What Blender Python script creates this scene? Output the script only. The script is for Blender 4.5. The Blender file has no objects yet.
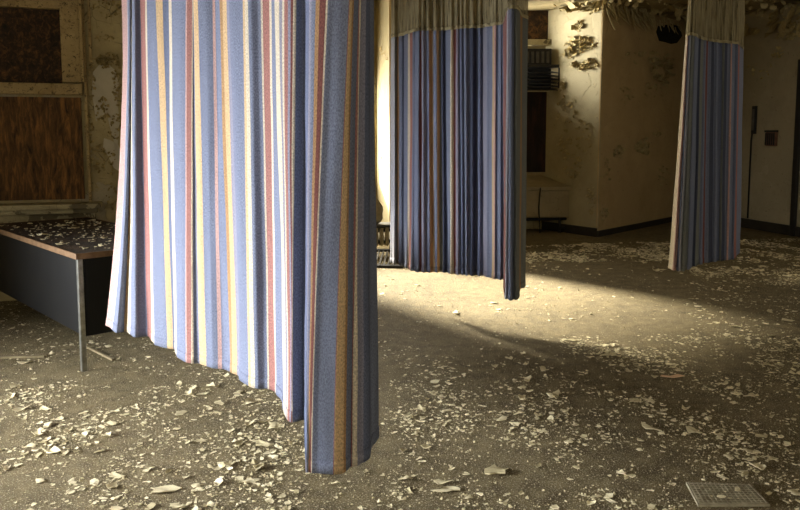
import bpy, math, random
from mathutils import Vector, Matrix, noise

random.seed(7)
scene = bpy.context.scene
COL = scene.collection
PI = math.pi

# ------------------------------------------------------------------ camera
F = 740.0
CAMZ = 1.5
TILT = math.atan(740.0 / 7600.0)
SHIFT = -0.06
cam_data = bpy.data.cameras.new('camera')
cam = bpy.data.objects.new('camera', cam_data)
COL.objects.link(cam)
cam.location = (0, 0, CAMZ)
cam.rotation_euler = (PI / 2 - TILT, 0, 0)
cam_data.sensor_fit = 'HORIZONTAL'
cam_data.sensor_width = 36.0
cam_data.lens = F / 800.0 * 36.0
cam_data.shift_y = SHIFT
cam_data.clip_end = 200
scene.camera = cam
ROT = cam.rotation_euler.to_matrix()
ROTI = ROT.transposed()
EYE = Vector((0, 0, CAMZ))


def ray(px, py):
    return ROT @ Vector(((px - 400.0) / F, ((255.0 - py) + SHIFT * 800.0) / F, -1.0))


def at_z(px, py, z):
    d = ray(px, py)
    return EYE + d * ((z - CAMZ) / d.z)


def at_y(px, py, y):
    d = ray(px, py)
    return EYE + d * (y / d.y)


def at_plane(px, py, p0, n):
    d = ray(px, py)
    return EYE + d * ((p0 - EYE).dot(n) / d.dot(n))


def project(p):
    c = ROTI @ (Vector(p) - EYE)
    return (400 + F * c.x / -c.z, 255 + SHIFT * 800 - F * c.y / -c.z, -c.z)


def lin(r, g, b):
    f = lambda c: (c / 255 / 12.92) if c / 255 <= 0.04045 else ((c / 255 + 0.055) / 1.055) ** 2.4
    return (f(r), f(g), f(b), 1.0)


# --------------------------------------------------------------- materials
class Mat:
    def __init__(s, name, rough=0.8, spec=0.3, metal=0.0):
        s.m = bpy.data.materials.new(name)
        s.m.use_nodes = True
        s.nt = s.m.node_tree
        s.b = s.nt.nodes['Principled BSDF']
        s.b.inputs['Roughness'].default_value = rough
        s.b.inputs['Specular IOR Level'].default_value = spec
        s.b.inputs['Metallic'].default_value = metal
        s._co = None

    def n(s, t, **kw):
        nd = s.nt.nodes.new(t)
        for k, v in kw.items():
            setattr(nd, k, v)
        return nd

    def link(s, a, b):
        s.nt.links.new(a, b)

    def coords(s, scale=(1, 1, 1), kind='Object'):
        tc = s.n('ShaderNodeTexCoord')
        mp = s.n('ShaderNodeMapping')
        mp.inputs['Scale'].default_value = scale
        s.link(tc.outputs[kind], mp.inputs['Vector'])
        return mp.outputs['Vector']

    def noise(s, scale, detail=6, rough=0.6, co=None, dist=0.0):
        t = s.n('ShaderNodeTexNoise')
        t.inputs['Scale'].default_value = scale
        t.inputs['Detail'].default_value = detail
        t.inputs['Roughness'].default_value = rough
        t.inputs['Distortion'].default_value = dist
        s.link(co if co else s.coords(), t.inputs['Vector'])
        return t.outputs['Fac']

    def voronoi(s, scale, co=None, feature='F1', out='Distance'):
        t = s.n('ShaderNodeTexVoronoi', feature=feature)
        t.inputs['Scale'].default_value = scale
        s.link(co if co else s.coords(), t.inputs['Vector'])
        return t.outputs[out]

    def ramp(s, fac, stops, interp='LINEAR'):
        r = s.n('ShaderNodeValToRGB')
        cr = r.color_ramp
        cr.interpolation = interp
        while len(cr.elements) < len(stops):
            cr.elements.new(0.5)
        for e, (p, c) in zip(cr.elements, stops):
            e.position = p
            e.color = c if len(c) == 4 else (*c, 1)
        s.link(fac, r.inputs['Fac'])
        return r.outputs['Color']

    def mix(s, fac, a, b, mode='MIX'):
        x = s.n('ShaderNodeMix', data_type='RGBA', blend_type=mode)
        for inp, v in ((x.inputs[0], fac), (x.inputs[6], a), (x.inputs[7], b)):
            if hasattr(v, 'is_linked'):
                s.link(v, inp)
            else:
                inp.default_value = v
        return x.outputs[2]

    def color(s, c):
        if hasattr(c, 'is_linked'):
            s.link(c, s.b.inputs['Base Color'])
        else:
            s.b.inputs['Base Color'].default_value = c

    def bump(s, h, strength=0.4, dist=0.01, prev=None):
        b = s.n('ShaderNodeBump')
        b.inputs['Strength'].default_value = strength
        b.inputs['Distance'].default_value = dist
        s.link(h, b.inputs['Height'])
        if prev is not None:
            s.link(prev, b.inputs['Normal'])
        s.link(b.outputs['Normal'], s.b.inputs['Normal'])
        return b.outputs['Normal']


W1 = (1, 1, 1, 1)
K0 = (0, 0, 0, 1)


def mat_floor():
    M = Mat('gritty_floor', 0.9, 0.2)
    big = M.ramp(M.noise(0.8, 5, 0.6), [(0.3, lin(84, 72, 47)), (0.7, lin(124, 109, 76))])
    mid = M.ramp(M.noise(9, 8, 0.7), [(0.35, lin(58, 50, 33)), (0.62, lin(138, 123, 88))])
    c = M.mix(0.5, big, mid)
    sp = M.noise(130, 3, 0.7)
    c = M.mix(M.ramp(sp, [(0.56, K0), (0.66, W1)]), c, lin(214, 202, 168))
    c = M.mix(M.ramp(M.noise(170, 3, 0.7), [(0.56, K0), (0.66, W1)]), c, lin(38, 33, 24))
    M.color(c)
    n = M.bump(M.noise(60, 8, 0.75), 0.7, 0.012)
    M.bump(sp, 0.5, 0.008, n)
    return M.m


def mat_plaster(name, c1, c2, c3, bump=0.5, scale=1.0, crack=1.0):
    """old cream paint, cracked and lifting, with the undercoat showing in patches"""
    M = Mat(name, 0.75, 0.25)
    co = M.coords((scale, scale, scale))
    base = M.ramp(M.noise(3, 8, 0.65, co), [(0.3, c1), (0.7, c2)])
    patch = M.ramp(M.noise(1.7, 9, 0.62, co, 0.4), [(0.54, K0), (0.56, W1)])
    c = M.mix(patch, base, c3)
    cr = M.ramp(M.voronoi(9, M.coords((scale, scale, scale * 0.7)), 'DISTANCE_TO_EDGE'), [(0.0, W1), (0.035, K0)])
    crn = M.mix(M.ramp(M.noise(2.5, 4, 0.6, co), [(0.5, K0), (0.62, W1)]), K0, cr)
    crn = M.mix(crack, K0, crn)
    c = M.mix(crn, c, tuple(v * 0.25 for v in c1[:3]) + (1,))
    spots = M.ramp(M.noise(26, 6, 0.7, co), [(0.62, K0), (0.72, W1)])
    c = M.mix(spots, c, tuple(v * 0.35 for v in c1[:3]) + (1,))
    M.color(c)
    n = M.bump(M.noise(16, 8, 0.7, co), bump, 0.02)
    M.bump(patch, 0.6, 0.01, n)
    return M.m


def mat_crackle(name, c1, c2):
    """alligatored paint of the window frame"""
    M = Mat(name, 0.7, 0.3)
    co = M.coords()
    base = M.ramp(M.noise(5, 8, 0.7, co), [(0.3, c1), (0.7, c2)])
    cr = M.ramp(M.noise(30, 6, 0.75, co, 0.8), [(0.38, W1), (0.46, K0)])
    c = M.mix(cr, base, tuple(v * 0.22 for v in c1[:3]) + (1,))
    M.color(c)
    M.bump(M.noise(30, 6, 0.75, co, 0.8), 0.8, 0.015)
    return M.m


def mat_rust(name, dark, mid, hot, stretch=(6, 6, 0.9), amt=0.5):
    M = Mat(name, 0.75, 0.3)
    co = M.coords(stretch)
    a = M.ramp(M.noise(1.6, 9, 0.72, co, 0.6), [(0.34, dark), (0.5, mid), (0.66, hot), (0.8, tuple(min(1, v * 1.5) for v in hot[:3]) + (1,))])
    g = M.ramp(M.noise(1.2, 5, 0.6, M.coords((1, 1, 1))), [(0.35, W1), (0.65, K0)])
    c = M.mix(M.mix(amt, K0, g), a, dark)
    M.color(c)
    M.bump(M.noise(4, 9, 0.75, co), 0.7, 0.02)
    return M.m


def mat_plain(name, c, c2=None, scale=8, rough=0.6, spec=0.4, metal=0.0, bump=0.15):
    M = Mat(name, rough, spec, metal)
    c2 = c2 or tuple(v * 0.7 for v in c[:3]) + (1,)
    M.color(M.ramp(M.noise(scale, 7, 0.65), [(0.3, c2), (0.7, c)]))
    M.bump(M.noise(scale * 4, 5, 0.7), bump, 0.005)
    return M.m


def mat_fabric():
    M = Mat('striped_chambray', 0.92, 0.08)
    at = M.n('ShaderNodeAttribute', attribute_name='stripe')
    uv = M.coords((1, 1, 1), 'UV')
    mp = M.n('ShaderNodeMapping')
    mp.inputs['Scale'].default_value = (210, 120, 1)
    M.link(uv, mp.inputs['Vector'])
    w = M.noise(1.0, 3, 0.7, mp.outputs['Vector'])
    mp2 = M.n('ShaderNodeMapping')
    mp2.inputs['Scale'].default_value = (90, 14, 1)
    M.link(uv, mp2.inputs['Vector'])
    w2 = M.noise(1.0, 3, 0.6, mp2.outputs['Vector'])
    c = M.mix(1.0, at.outputs['Color'], M.ramp(w, [(0.38, (0.58, 0.59, 0.63, 1)), (0.62, (1.1, 1.1, 1.1, 1))]), 'MULTIPLY')
    c = M.mix(1.0, c, M.ramp(w2, [(0.3, (0.86, 0.86, 0.88, 1)), (0.7, (1, 1, 1, 1))]), 'MULTIPLY')
    M.color(c)
    n = M.bump(w, 0.25, 0.002)
    tr = M.n('ShaderNodeBsdfTranslucent')
    M.link(c, tr.inputs['Color'])
    mx = M.n('ShaderNodeMixShader')
    mx.inputs[0].default_value = 0.22
    M.link(M.b.outputs[0], mx.inputs[1])
    M.link(tr.outputs[0], mx.inputs[2])
    M.link(mx.outputs[0], M.nt.nodes['Material Output'].inputs['Surface'])
    return M.m


def mat_net():
    M = Mat('curtain_netting', 0.9, 0.1)
    uv = M.coords((1, 1, 1), 'UV')
    mp = M.n('ShaderNodeMapping')
    mp.inputs['Scale'].default_value = (60, 4, 1)
    M.link(uv, mp.inputs['Vector'])
    w = M.noise(1.0, 4, 0.6, mp.outputs['Vector'])
    M.color(M.ramp(w, [(0.3, lin(112, 102, 76)), (0.7, lin(166, 154, 120))]))
    tr = M.n('ShaderNodeBsdfTransparent')
    mx = M.n('ShaderNodeMixShader')
    f = M.n('ShaderNodeMapRange')
    f.inputs['From Min'].default_value = 0.3
    f.inputs['From Max'].default_value = 0.7
    f.inputs['To Min'].default_value = 0.55
    f.inputs['To Max'].default_value = 0.85
    M.link(w, f.inputs['Value'])
    M.link(f.outputs[0], mx.inputs[0])
    M.link(tr.outputs[0], mx.inputs[1])
    M.link(M.b.outputs[0], mx.inputs[2])
    M.link(mx.outputs[0], M.nt.nodes['Material Output'].inputs['Surface'])
    return M.m


def mat_flake(name, c1, c2):
    M = Mat(name, 0.8, 0.2)
    oi = M.n('ShaderNodeObjectInfo')
    geo = M.n('ShaderNodeNewGeometry')
    a = M.ramp(geo.outputs['Random Per Island'], [(0.0, c1), (1.0, c2)])
    b = M.ramp(oi.outputs['Random'], [(0.0, c1), (1.0, c2)])
    c = M.mix(0.5, a, b)
    c = M.mix(M.ramp(M.noise(45, 5, 0.7), [(0.5, K0), (0.75, W1)]), c, tuple(v * 0.45 for v in c1[:3]) + (1,))
    M.color(c)
    return M.m


FLOOR = mat_floor()
CREAM_WALL = mat_plaster('peeling_cream_wall', lin(140, 124, 84), lin(182, 166, 120), lin(158, 147, 118))
PIER_WALL = mat_plaster('worn_pier_paint', lin(150, 138, 104), lin(174, 162, 126), lin(162, 150, 116), 0.25, 0.8, 0.1)
TAN_WALL = mat_plaster('tan_wall_paint', lin(164, 140, 98), lin(182, 158, 114), lin(172, 148, 106), 0.25, 0.8, 0.1)
GREY_WALL = mat_plaster('grey_tan_wall_paint', lin(140, 126, 96), lin(160, 146, 112), lin(148, 134, 102), 0.25, 0.8, 0.2)
SILL_PAINT = mat_plaster('sill_paint', lin(150, 138, 102), lin(186, 174, 136), lin(110, 100, 74), 0.5, 2.0)
FRAME_PAINT = mat_crackle('alligatored_frame_paint', lin(142, 120, 78), lin(182, 158, 108))
RUST_DARK = mat_rust('dark_rusted_board', lin(28, 22, 13), lin(64, 46, 26), lin(132, 88, 44), (14, 14, 11), 0.75)
RUST_STREAK = mat_rust('rust_streaked_board', lin(38, 28, 14), lin(104, 72, 35), lin(166, 114, 56), (16, 16, 3), 0.45)
RUST_LEAF = mat_rust('mottled_rust_board', lin(20, 14, 8), lin(60, 40, 18), lin(120, 82, 36), (7, 7, 7), 0.3)
DARK_RED = mat_rust('dark_red_board', lin(20, 14, 10), lin(40, 26, 18), lin(70, 40, 26), (5, 5, 1), 0.4)
GREY_UNDER = mat_plain('grey_undercoat', lin(194, 184, 158), lin(168, 158, 134), 4, 0.85, 0.2)
PEEL = mat_flake('peeling_paint', lin(150, 134, 92), lin(196, 180, 134))
PEEL_DARK = mat_flake('peeling_paint_brown', lin(122, 104, 64), lin(196, 174, 118))
FLAKE = mat_flake('fallen_paint', lin(150, 134, 90), lin(252, 240, 200))
GRIT = mat_flake('fallen_grit', lin(84, 72, 46), lin(226, 212, 166))
ORANGE = mat_plain('orange_brown_chip', lin(236, 204, 166), lin(216, 172, 130), 20, 0.8, 0.2)
FABRIC = mat_fabric()
NET = mat_net()
BLACK_PANEL = mat_plain('black_enamel', lin(19, 18, 15), lin(11, 10, 9), 3, 0.5, 0.25, 0.0, 0.05)
DESK_TOP = mat_rust('brown_desk_top', lin(34, 25, 16), lin(54, 40, 25), lin(84, 62, 38), (3, 3, 3), 0.3)
WOOD_EDGE = mat_plain('wood_edge', lin(128, 98, 66), lin(92, 68, 44), 12, 0.5, 0.4)
CHROME = mat_plain('dull_chrome', lin(170, 168, 158), lin(120, 118, 108), 20, 0.35, 0.5, 0.85)
DARK_METAL = mat_plain('dark_metal', lin(34, 31, 26), lin(22, 20, 16), 10, 0.5, 0.4)
GREY_METAL = mat_plain('grey_metal', lin(96, 92, 82), lin(66, 62, 54), 10, 0.5, 0.4, 0.3)
PALE_BOARD = mat_plain('pale_panel', lin(176, 164, 134), lin(136, 124, 98), 14, 0.85, 0.15)
CEIL = mat_plaster('peeling_ceiling', lin(120, 106, 70), lin(156, 140, 100), lin(92, 80, 52), 0.7)
PALE_PANEL = mat_plain('dusty_pale_panel', lin(176, 166, 140), lin(126, 116, 92), 30, 0.85, 0.15)
BASE = mat_plain('dark_baseboard_paint', lin(52, 46, 36), lin(34, 30, 24), 6, 0.6, 0.3)
SIGN_TAN = mat_plain('ribbed_tan_box', lin(120, 84, 62), lin(86, 60, 44), 10, 0.6, 0.3)
HOLE = mat_plain('dark_broken_wall', lin(40, 38, 26), lin(24, 23, 16), 10, 0.9, 0.1, 0, 0.6)
CABLE = mat_plain('black_cable', lin(20, 18, 15), lin(14, 12, 10), 10, 0.5, 0.3)
WOODSTRIP = mat_plain('pale_wood_strip', lin(150, 136, 104), lin(112, 100, 74), 12, 0.8, 0.2)


# ----------------------------------------------------------------- meshes
class MB:
    def __init__(s):
        s.v, s.f = [], []

    def add(s, vs, fs):
        o = len(s.v)
        s.v += [tuple(x) for x in vs]
        s.f += [tuple(i + o for i in f) for f in fs]

    def hexa(s, p):          # 8 points, bottom ring then top ring
        s.add(p, [(3, 2, 1, 0), (4, 5, 6, 7), (0, 1, 5, 4), (1, 2, 6, 5), (2, 3, 7, 6), (3, 0, 4, 7)])

    def box(s, o, ax, ay, az):
        """corner o, three edge vectors"""
        o, ax, ay, az = Vector(o), Vector(ax), Vector(ay), Vector(az)
        if ax.cross(ay).dot(az) < 0:
            ax, ay = ay, ax
        s.hexa([o, o + ax, o + ax + ay, o + ay, o + az, o + ax + az, o + ax + ay + az, o + ay + az])

    def bbox(s, x0, x1, y0, y1, z0, z1):
        s.box((x0, y0, z0), (x1 - x0, 0, 0), (0, y1 - y0, 0), (0, 0, z1 - z0))

    def tube(s, pts, r, seg=8):
        pts = [Vector(p) for p in pts]
        rings = []
        for i, p in enumerate(pts):
            d = (pts[min(i + 1, len(pts) - 1)] - pts[max(i - 1, 0)]).normalized()
            u = d.orthogonal().normalized() if i == 0 else (prev - d * prev.dot(d)).normalized()
            prev = u
            w = d.cross(u)
            rings.append([p + (u * math.cos(2 * PI * k / seg) + w * math.sin(2 * PI * k / seg)) * r for k in range(seg)])
        vs = [q for rg in rings for q in rg]
        fs = []
        for i in range(len(pts) - 1):
            for k in range(seg):
                a, b = i * seg + k, i * seg + (k + 1) % seg
                fs.append((a, b, b + seg, a + seg))
        fs.append(tuple(range(seg))[::-1])
        fs.append(tuple((len(pts) - 1) * seg + k for k in range(seg)))
        s.add(vs, fs)

    def build(s, name, mat, parent=None, bevel=0.0, smooth=False, origin=None):
        me = bpy.data.meshes.new(name)
        vs = s.v
        if origin is not None:
            ox, oy, oz = origin
            vs = [(x - ox, y - oy, z - oz) for x, y, z in vs]
        me.from_pydata(vs, [], s.f)
        me.validate()
        me.update()
        me.materials.append(mat)
        if smooth:
            me.polygons.foreach_set('use_smooth', [True] * len(me.polygons))
        o = bpy.data.objects.new(name, me)
        COL.objects.link(o)
        if parent is not None:
            o.parent = parent
        if origin is not None:
            o.location = origin
        if bevel:
            b = o.modifiers.new('bevel', 'BEVEL')
            b.width = bevel
            b.segments = 2
            b.limit_method = 'ANGLE'
        return o


def tag(o, label, cat, group=None, kind=None):
    o['label'] = label
    o['category'] = cat
    if group:
        o['group'] = group
    if kind:
        o['kind'] = kind
    return o


def struct(o):
    o['kind'] = 'structure'
    return o


def empty(name, loc=(0, 0, 0)):
    o = bpy.data.objects.new(name, None)
    o.empty_display_size = 0.1
    COL.objects.link(o)
    o.location = loc
    return o


CEIL_Z = 3.42


class Wall:
    """a vertical wall plane from plan point a to plan point b, seen from the room; n points into the room"""

    def __init__(s, a, b):
        s.a, s.b = Vector((*a, 0)), Vector((*b, 0))
        s.L = (s.b - s.a).length
        s.u = (s.b - s.a).normalized()
        n = Vector((-s.u.y, s.u.x, 0))
        if n.dot(Vector((0.6, 3.0, 0)) - (s.a + s.b) / 2) < 0:
            n = -n
        s.n = n

    def px(s, px, py):
        p = at_plane(px, py, s.a, s.n)
        return ((p - s.a).dot(s.u), p.z)

    def p(s, u, z, d=0.0):
        return s.a + s.u * u + s.n * d + Vector((0, 0, z))

    def slab(s, mb, u0, u1, z0, z1, d0, d1):
        mb.box(s.p(u0, z0, d0), s.u * (u1 - u0), s.n * (d1 - d0), (0, 0, z1 - z0))

    def rect(s, mb, px0, py0, px1, py1, d0, d1):
        """slab over the pixel rectangle, measured in the wall plane"""
        ym, xm = (py0 + py1) / 2, (px0 + px1) / 2
        u0, u1 = s.px(px0, ym)[0], s.px(px1, ym)[0]
        z1, z0 = s.px(xm, py0)[1], s.px(xm, py1)[1]
        s.slab(mb, min(u0, u1), max(u0, u1), z0, z1, d0, d1)
        return min(u0, u1), max(u0, u1), z0, z1


TH = 0.16


def plain_wall(name, w, mat, z0=0.0, z1=CEIL_Z, holes=(), ext=(0, 0), th=TH):
    """wall slab with rectangular openings (u0,u1,z0,z1)"""
    mb = MB()
    us = sorted({-ext[0], w.L + ext[1]} | {h[0] for h in holes} | {h[1] for h in holes})
    for a, b in zip(us, us[1:]):
        m = (a + b) / 2
        cuts = sorted([(h[2], h[3]) for h in holes if h[0] < m < h[1]])
        z = z0
        for c0, c1 in cuts:
            if c0 > z:
                w.slab(mb, a, b, z, c0, -th, 0)
            z = c1
        if z < z1:
            w.slab(mb, a, b, z, z1, -th, 0)
    return struct(mb.build(name, mat))


def peel_flake(mb, p, up, nrm, side, size, curl, rng):
    """a lifted flake of paint: held along one edge, its free end curling away from the surface; up = from hinge to tip"""
    nseg, nw = 4, 3
    wid = size * rng.uniform(0.5, 1.0)
    pos, ang = Vector((0, 0)), rng.uniform(0.15, 0.5)
    step = size / nseg
    rows = [pos.copy()]
    for i in range(nseg):
        pos = pos + Vector((math.cos(ang), math.sin(ang))) * step
        ang += curl / nseg
        rows.append(pos.copy())
    jit = [rng.uniform(0.6, 1.1) for _ in range(nseg + 1)]
    jit[-1] *= rng.uniform(0.3, 0.9)
    th = 0.003
    vs = []
    for lay in (0, 1):
        for i, r in enumerate(rows):
            for k in range(nw):
                t = (k / (nw - 1) - 0.5) * wid * jit[i]
                vs.append(p + up * r.x + nrm * (r.y + 0.001 + lay * th + 0.15 * abs(t)) + side * t)
    n1 = (nseg + 1) * nw
    fs = []
    for i in range(nseg):
        for k in range(nw - 1):
            a = i * nw + k
            fs.append((a, a + nw, a + nw + 1, a + 1))
            fs.append((n1 + a, n1 + a + 1, n1 + a + nw + 1, n1 + a + nw))
        a, b = i * nw, i * nw + nw - 1
        fs.append((a, n1 + a, n1 + a + nw, a + nw))
        fs.append((b, b + nw, n1 + b + nw, n1 + b))
    for k in range(nw - 1):
        a = k
        fs.append((a, a + 1, n1 + a + 1, n1 + a))
        a = nseg * nw + k
        fs.append((a, n1 + a, n1 + a + 1, a + 1))
    mb.add(vs, fs)


def peel_at(mb, w, cx, cy, rx, ry, n, smin, smax, rng, d=0.0, down=0.0):
    """n curls on wall w scattered about pixel (cx,cy)"""
    smin, smax = smin * 0.4, smax * 0.5
    for _ in range(int(n * 3)):
        a, r = rng.uniform(0, 2 * PI), math.sqrt(rng.random())
        u, z = w.px(cx + rx * r * math.cos(a), cy + ry * r * math.sin(a))
        th = rng.uniform(0, 2 * PI) if rng.random() > down else -PI / 2 + rng.uniform(-0.5, 0.5)
        up = w.u * math.cos(th) + Vector((0, 0, math.sin(th)))
        side = up.cross(w.n)
        peel_flake(mb, w.p(u, z, d), up, w.n, side, rng.uniform(smin, smax), rng.uniform(0.8, 2.6), rng)


# ---------------------------------------------------------------- the room
A = (-1.9, 7.1)
sl = math.tan(math.radians(16.5))
wl = Wall((-5.4, 7.1 - sl * 3.5), A)                       # boarded window wall, far end of the room at the left
BB, BC, BD = (-2.42, 9.3), (-0.34, 10.9), (-0.12, 9.7)
wsp = Wall(A, BB)
wbay = Wall(BB, BC)                    # first bay: open window
wj = Wall(BC, BD)                    # splayed jamb, lit by the window
wret = Wall(BD, (0.25, 11.75))
CORNER = at_z(597, 237, 0)
w2 = Wall((0.25, 11.75), (2.28, 11.75))                    # second bay, boarded
wcol = Wall((2.28, 11.75), (CORNER.x, CORNER.y))           # splayed pier face
cr = at_z(668, 222.5, 0)
ru = Vector((cr.x - CORNER.x, cr.y - CORNER.y)).normalized()
rend = (CORNER.x + ru.x * 3.9, CORNER.y + ru.y * 3.9)
wrf = Wall((CORNER.x, CORNER.y), rend)                     # tan face right of the pier
q0, q1 = at_z(745, 227.5, 0), at_z(800, 237, 0)
qd = Vector((q1.x - q0.x, q1.y - q0.y)).normalized()
# inner corner where the tan face meets the right wall
den = ru.x * (-qd.y) + ru.y * qd.x
t_ = ((q0.x - CORNER.x) * (-qd.y) + (q0.y - CORNER.y) * qd.x) / den
rend = (CORNER.x + ru.x * t_, CORNER.y + ru.y * t_)
wrf = Wall((CORNER.x, CORNER.y), rend)
wr = Wall(rend, (rend[0] + qd.x * 5.0, rend[1] + qd.y * 5.0))
wr_end = (wr.b.x, wr.b.y)

mb = MB()
mb.bbox(-6.2, 9.5, -1.6, 16, -0.2, 0.0)
floor = struct(mb.build('floor', FLOOR))
mb = MB()
outline = [(-5.4, -1.6), (-5.4, wl.a.y), A, BB, BC, BD, (0.25, 11.75), (2.28, 11.75), (CORNER.x, CORNER.y), rend, wr_end, (wr_end[0] + 0.3, -1.6)]
no = len(outline)
mb.add([(x, y, CEIL_Z) for x, y in outline] + [(x, y, CEIL_Z + 0.12) for x, y in outline],
       [tuple(range(no)), tuple(range(2 * no - 1, no - 1, -1))] + [(k, no + k, no + (k + 1) % no, (k + 1) % no) for k in range(no)])
ceiling = struct(mb.build('ceiling', CEIL))

wall_left = plain_wall('wall_left', wl, CREAM_WALL, ext=(0.2, 0.0))
plain_wall('wall_recess', wsp, CREAM_WALL)
BAYWIN = (0.12, wbay.L - 0.06, 0.85, 2.2)
plain_wall('wall_bay', wbay, CREAM_WALL, holes=[BAYWIN], ext=(0.16, 0.16))
wall_jamb = plain_wall('wall_jamb', wj, PIER_WALL, th=0.03)
plain_wall('wall_return', wret, TAN_WALL, th=0.02)
TOPHOLE = (0.45, 1.55, 2.35, 3.15)  # unseen opening, added so lamp light reaches the top of the pier
wall_back = plain_wall('wall_back', w2, CREAM_WALL, holes=[TOPHOLE], ext=(0.16, 0.16))
wall_pier = plain_wall('wall_pier', wcol, PIER_WALL, th=0.02)
wall_rear = plain_wall('wall_rear', wrf, TAN_WALL, ext=(0, 0.2), th=0.02)
wall_right = plain_wall('wall_right', wr, GREY_WALL)
ws = Wall((-5.4, wl.a.y), (-5.4, -1.6))
SIDEWIN = (2.1, 4.8, 0.75, 2.3)
wall_side = plain_wall('wall_side', ws, CREAM_WALL, holes=[SIDEWIN])
wrs = Wall(wr_end, (wr_end[0] + 0.3, -1.6))
ADDED_WIN = (0.2, 3.0, 0.8, 2.6)  # unseen opening, added to brighten the back right of the room
plain_wall('wall_near', wrs, GREY_WALL, holes=[ADDED_WIN])


def frame_in(name, w, h, mat, bar=0.06, mull=()):
    o = MB()
    u0, u1, z0, z1 = h
    for a in ((u0, u0 + bar, z0, z1), (u1 - bar, u1, z0, z1), (u0 + bar, u1 - bar, z0, z0 + bar), (u0 + bar, u1 - bar, z1 - bar, z1)):
        w.slab(o, *a, -0.12, -0.04)
    for m in mull:
        w.slab(o, m - 0.02, m + 0.02, z0 + bar, z1 - bar, -0.11, -0.05)
    return struct(o.build(name, mat))


frame_in('window_3', wbay, BAYWIN, SILL_PAINT, 0.05)
frame_in('window_4', ws, SIDEWIN, SILL_PAINT, 0.06, [3.45])

frame_in('added_window', wrs, ADDED_WIN, SILL_PAINT, 0.06, [1.6])  # frame of the added right-hand opening, out of view
# boarded window in the left wall
rng = random.Random(3)
win1 = struct(empty('window_1', wl.p(2.0, 0)))
inv = Matrix.Translation(-win1.location)


def part(mbx, name, mat, parent, bevel=0.0, smooth=False):
    L = parent.matrix_world.translation if parent.parent else parent.location
    o = mbx.build(name, mat, None, bevel, smooth)
    o.data.transform(Matrix.Translation(-Vector(parent_world(parent))))
    o.parent = parent
    return o


def parent_world(o):
    v = Vector((0, 0, 0))
    while o is not None:
        v += o.location
        o = o.parent
    return v


b = MB()
wl.rect(b, -40, 8, 61, 83, 0.0, 0.012)
part(b, 'upper_board', RUST_DARK, win1)
b = MB()
wl.rect(b, -40, 97, 83, 200, 0.0, 0.03)
part(b, 'lower_board', RUST_STREAK, win1)
b = MB()                                                  # moulded frame round the upper board
wl.rect(b, -40, -30, 61, 8, 0.0, 0.07)
wl.rect(b, -40, 83, 83, 94.5, 0.0, 0.07)
wl.rect(b, 61.01, -30, 80, 83, 0.0, 0.07)
wl.rect(b, 80.01, -30, 83.5, 83, 0.0, 0.10)
part(b, 'window_frame', FRAME_PAINT, win1, 0.008)
b = MB()
wl.rect(b, 84.5, -30, 87.5, 203, 0.0, 0.045)
wl.rect(b, 87.6, -30, 90.5, 60, 0.0, 0.025)
part(b, 'architrave', FRAME_PAINT, win1, 0.006)
b = MB()                                                  # sill: board, lip and apron
u1 = wl.px(103, 208)[0]
zt, zb = wl.px(60, 202)[1], wl.px(60, 207)[1]
wl.slab(b, -0.1, u1, zb, zt, 0.0, 0.26)
wl.slab(b, -0.1, u1 - 0.03, zb - 0.045, zb, 0.0, 0.20)
wl.slab(b, -0.1, u1 - 0.06, zb - 0.16, zb - 0.05, 0.0, 0.06)
part(b, 'sill', SILL_PAINT, win1, 0.008)

# smooth undercoat where the paint has come away right of that window, and the curls round it
def blob(w, mbx, cx, cy, pts, d=0.002):
    ring = [w.px(cx + x, cy + y) for x, y in pts]
    c = w.px(cx, cy)
    vs = [w.p(*c, d)] + [w.p(u, z, d) for u, z in ring] + [w.p(u, z, -0.01) for u, z in ring]
    n = len(ring)
    fs = [(0, 1 + k, 1 + (k + 1) % n) for k in range(n)] + [(1 + k, 1 + n + k, 1 + n + (k + 1) % n, 1 + (k + 1) % n) for k in range(n)]
    mbx.add(vs, fs)


b = MB()
blob(wl, b, 105, 92, [(-12, -20), (-6, -27), (3, -28), (10, -22), (14, -8), (12, 8), (15, 30), (12, 60), (6, 40), (2, 22), (-5, 24), (-9, 30), (-11, 14), (-13, 2)])
blob(wl, b, 112, 160, [(-8, -22), (-2, -20), (6, -16), (10, -6), (8, 12), (2, 8), (-4, -4), (-9, -12)])
part(b, 'bare_patch', GREY_UNDER, wall_left)
b = MB()
peel_at(b, wl, 107, 60, 13, 7, 26, 0.03, 0.09, rng, 0, 0.5)
peel_at(b, wl, 104, 58, 6, 4, 8, 0.05, 0.11, rng, 0, 0.9)
peel_at(b, wl, 92, 80, 3, 20, 12, 0.03, 0.07, rng)
peel_at(b, wl, 117, 85, 4, 22, 14, 0.03, 0.09, rng)
peel_at(b, wl, 103, 112, 6, 14, 12, 0.03, 0.10, rng)
peel_at(b, wl, 116, 128, 6, 14, 12, 0.03, 0.08, rng)
peel_at(b, wl, 90, 135, 3, 30, 16, 0.03, 0.08, rng)
peel_at(b, wl, 104, 160, 12, 16, 16, 0.03, 0.10, rng)
peel_at(b, wl, 113, 195, 6, 14, 10, 0.03, 0.08, rng)
peel_at(b, wl, 108, 8, 14, 10, 14, 0.03, 0.08, rng)
peel_at(b, wl, 104, 38, 14, 3, 9, 0.02, 0.06, rng)
part(b, 'peeling_paint', PEEL_DARK, wall_left)

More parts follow.
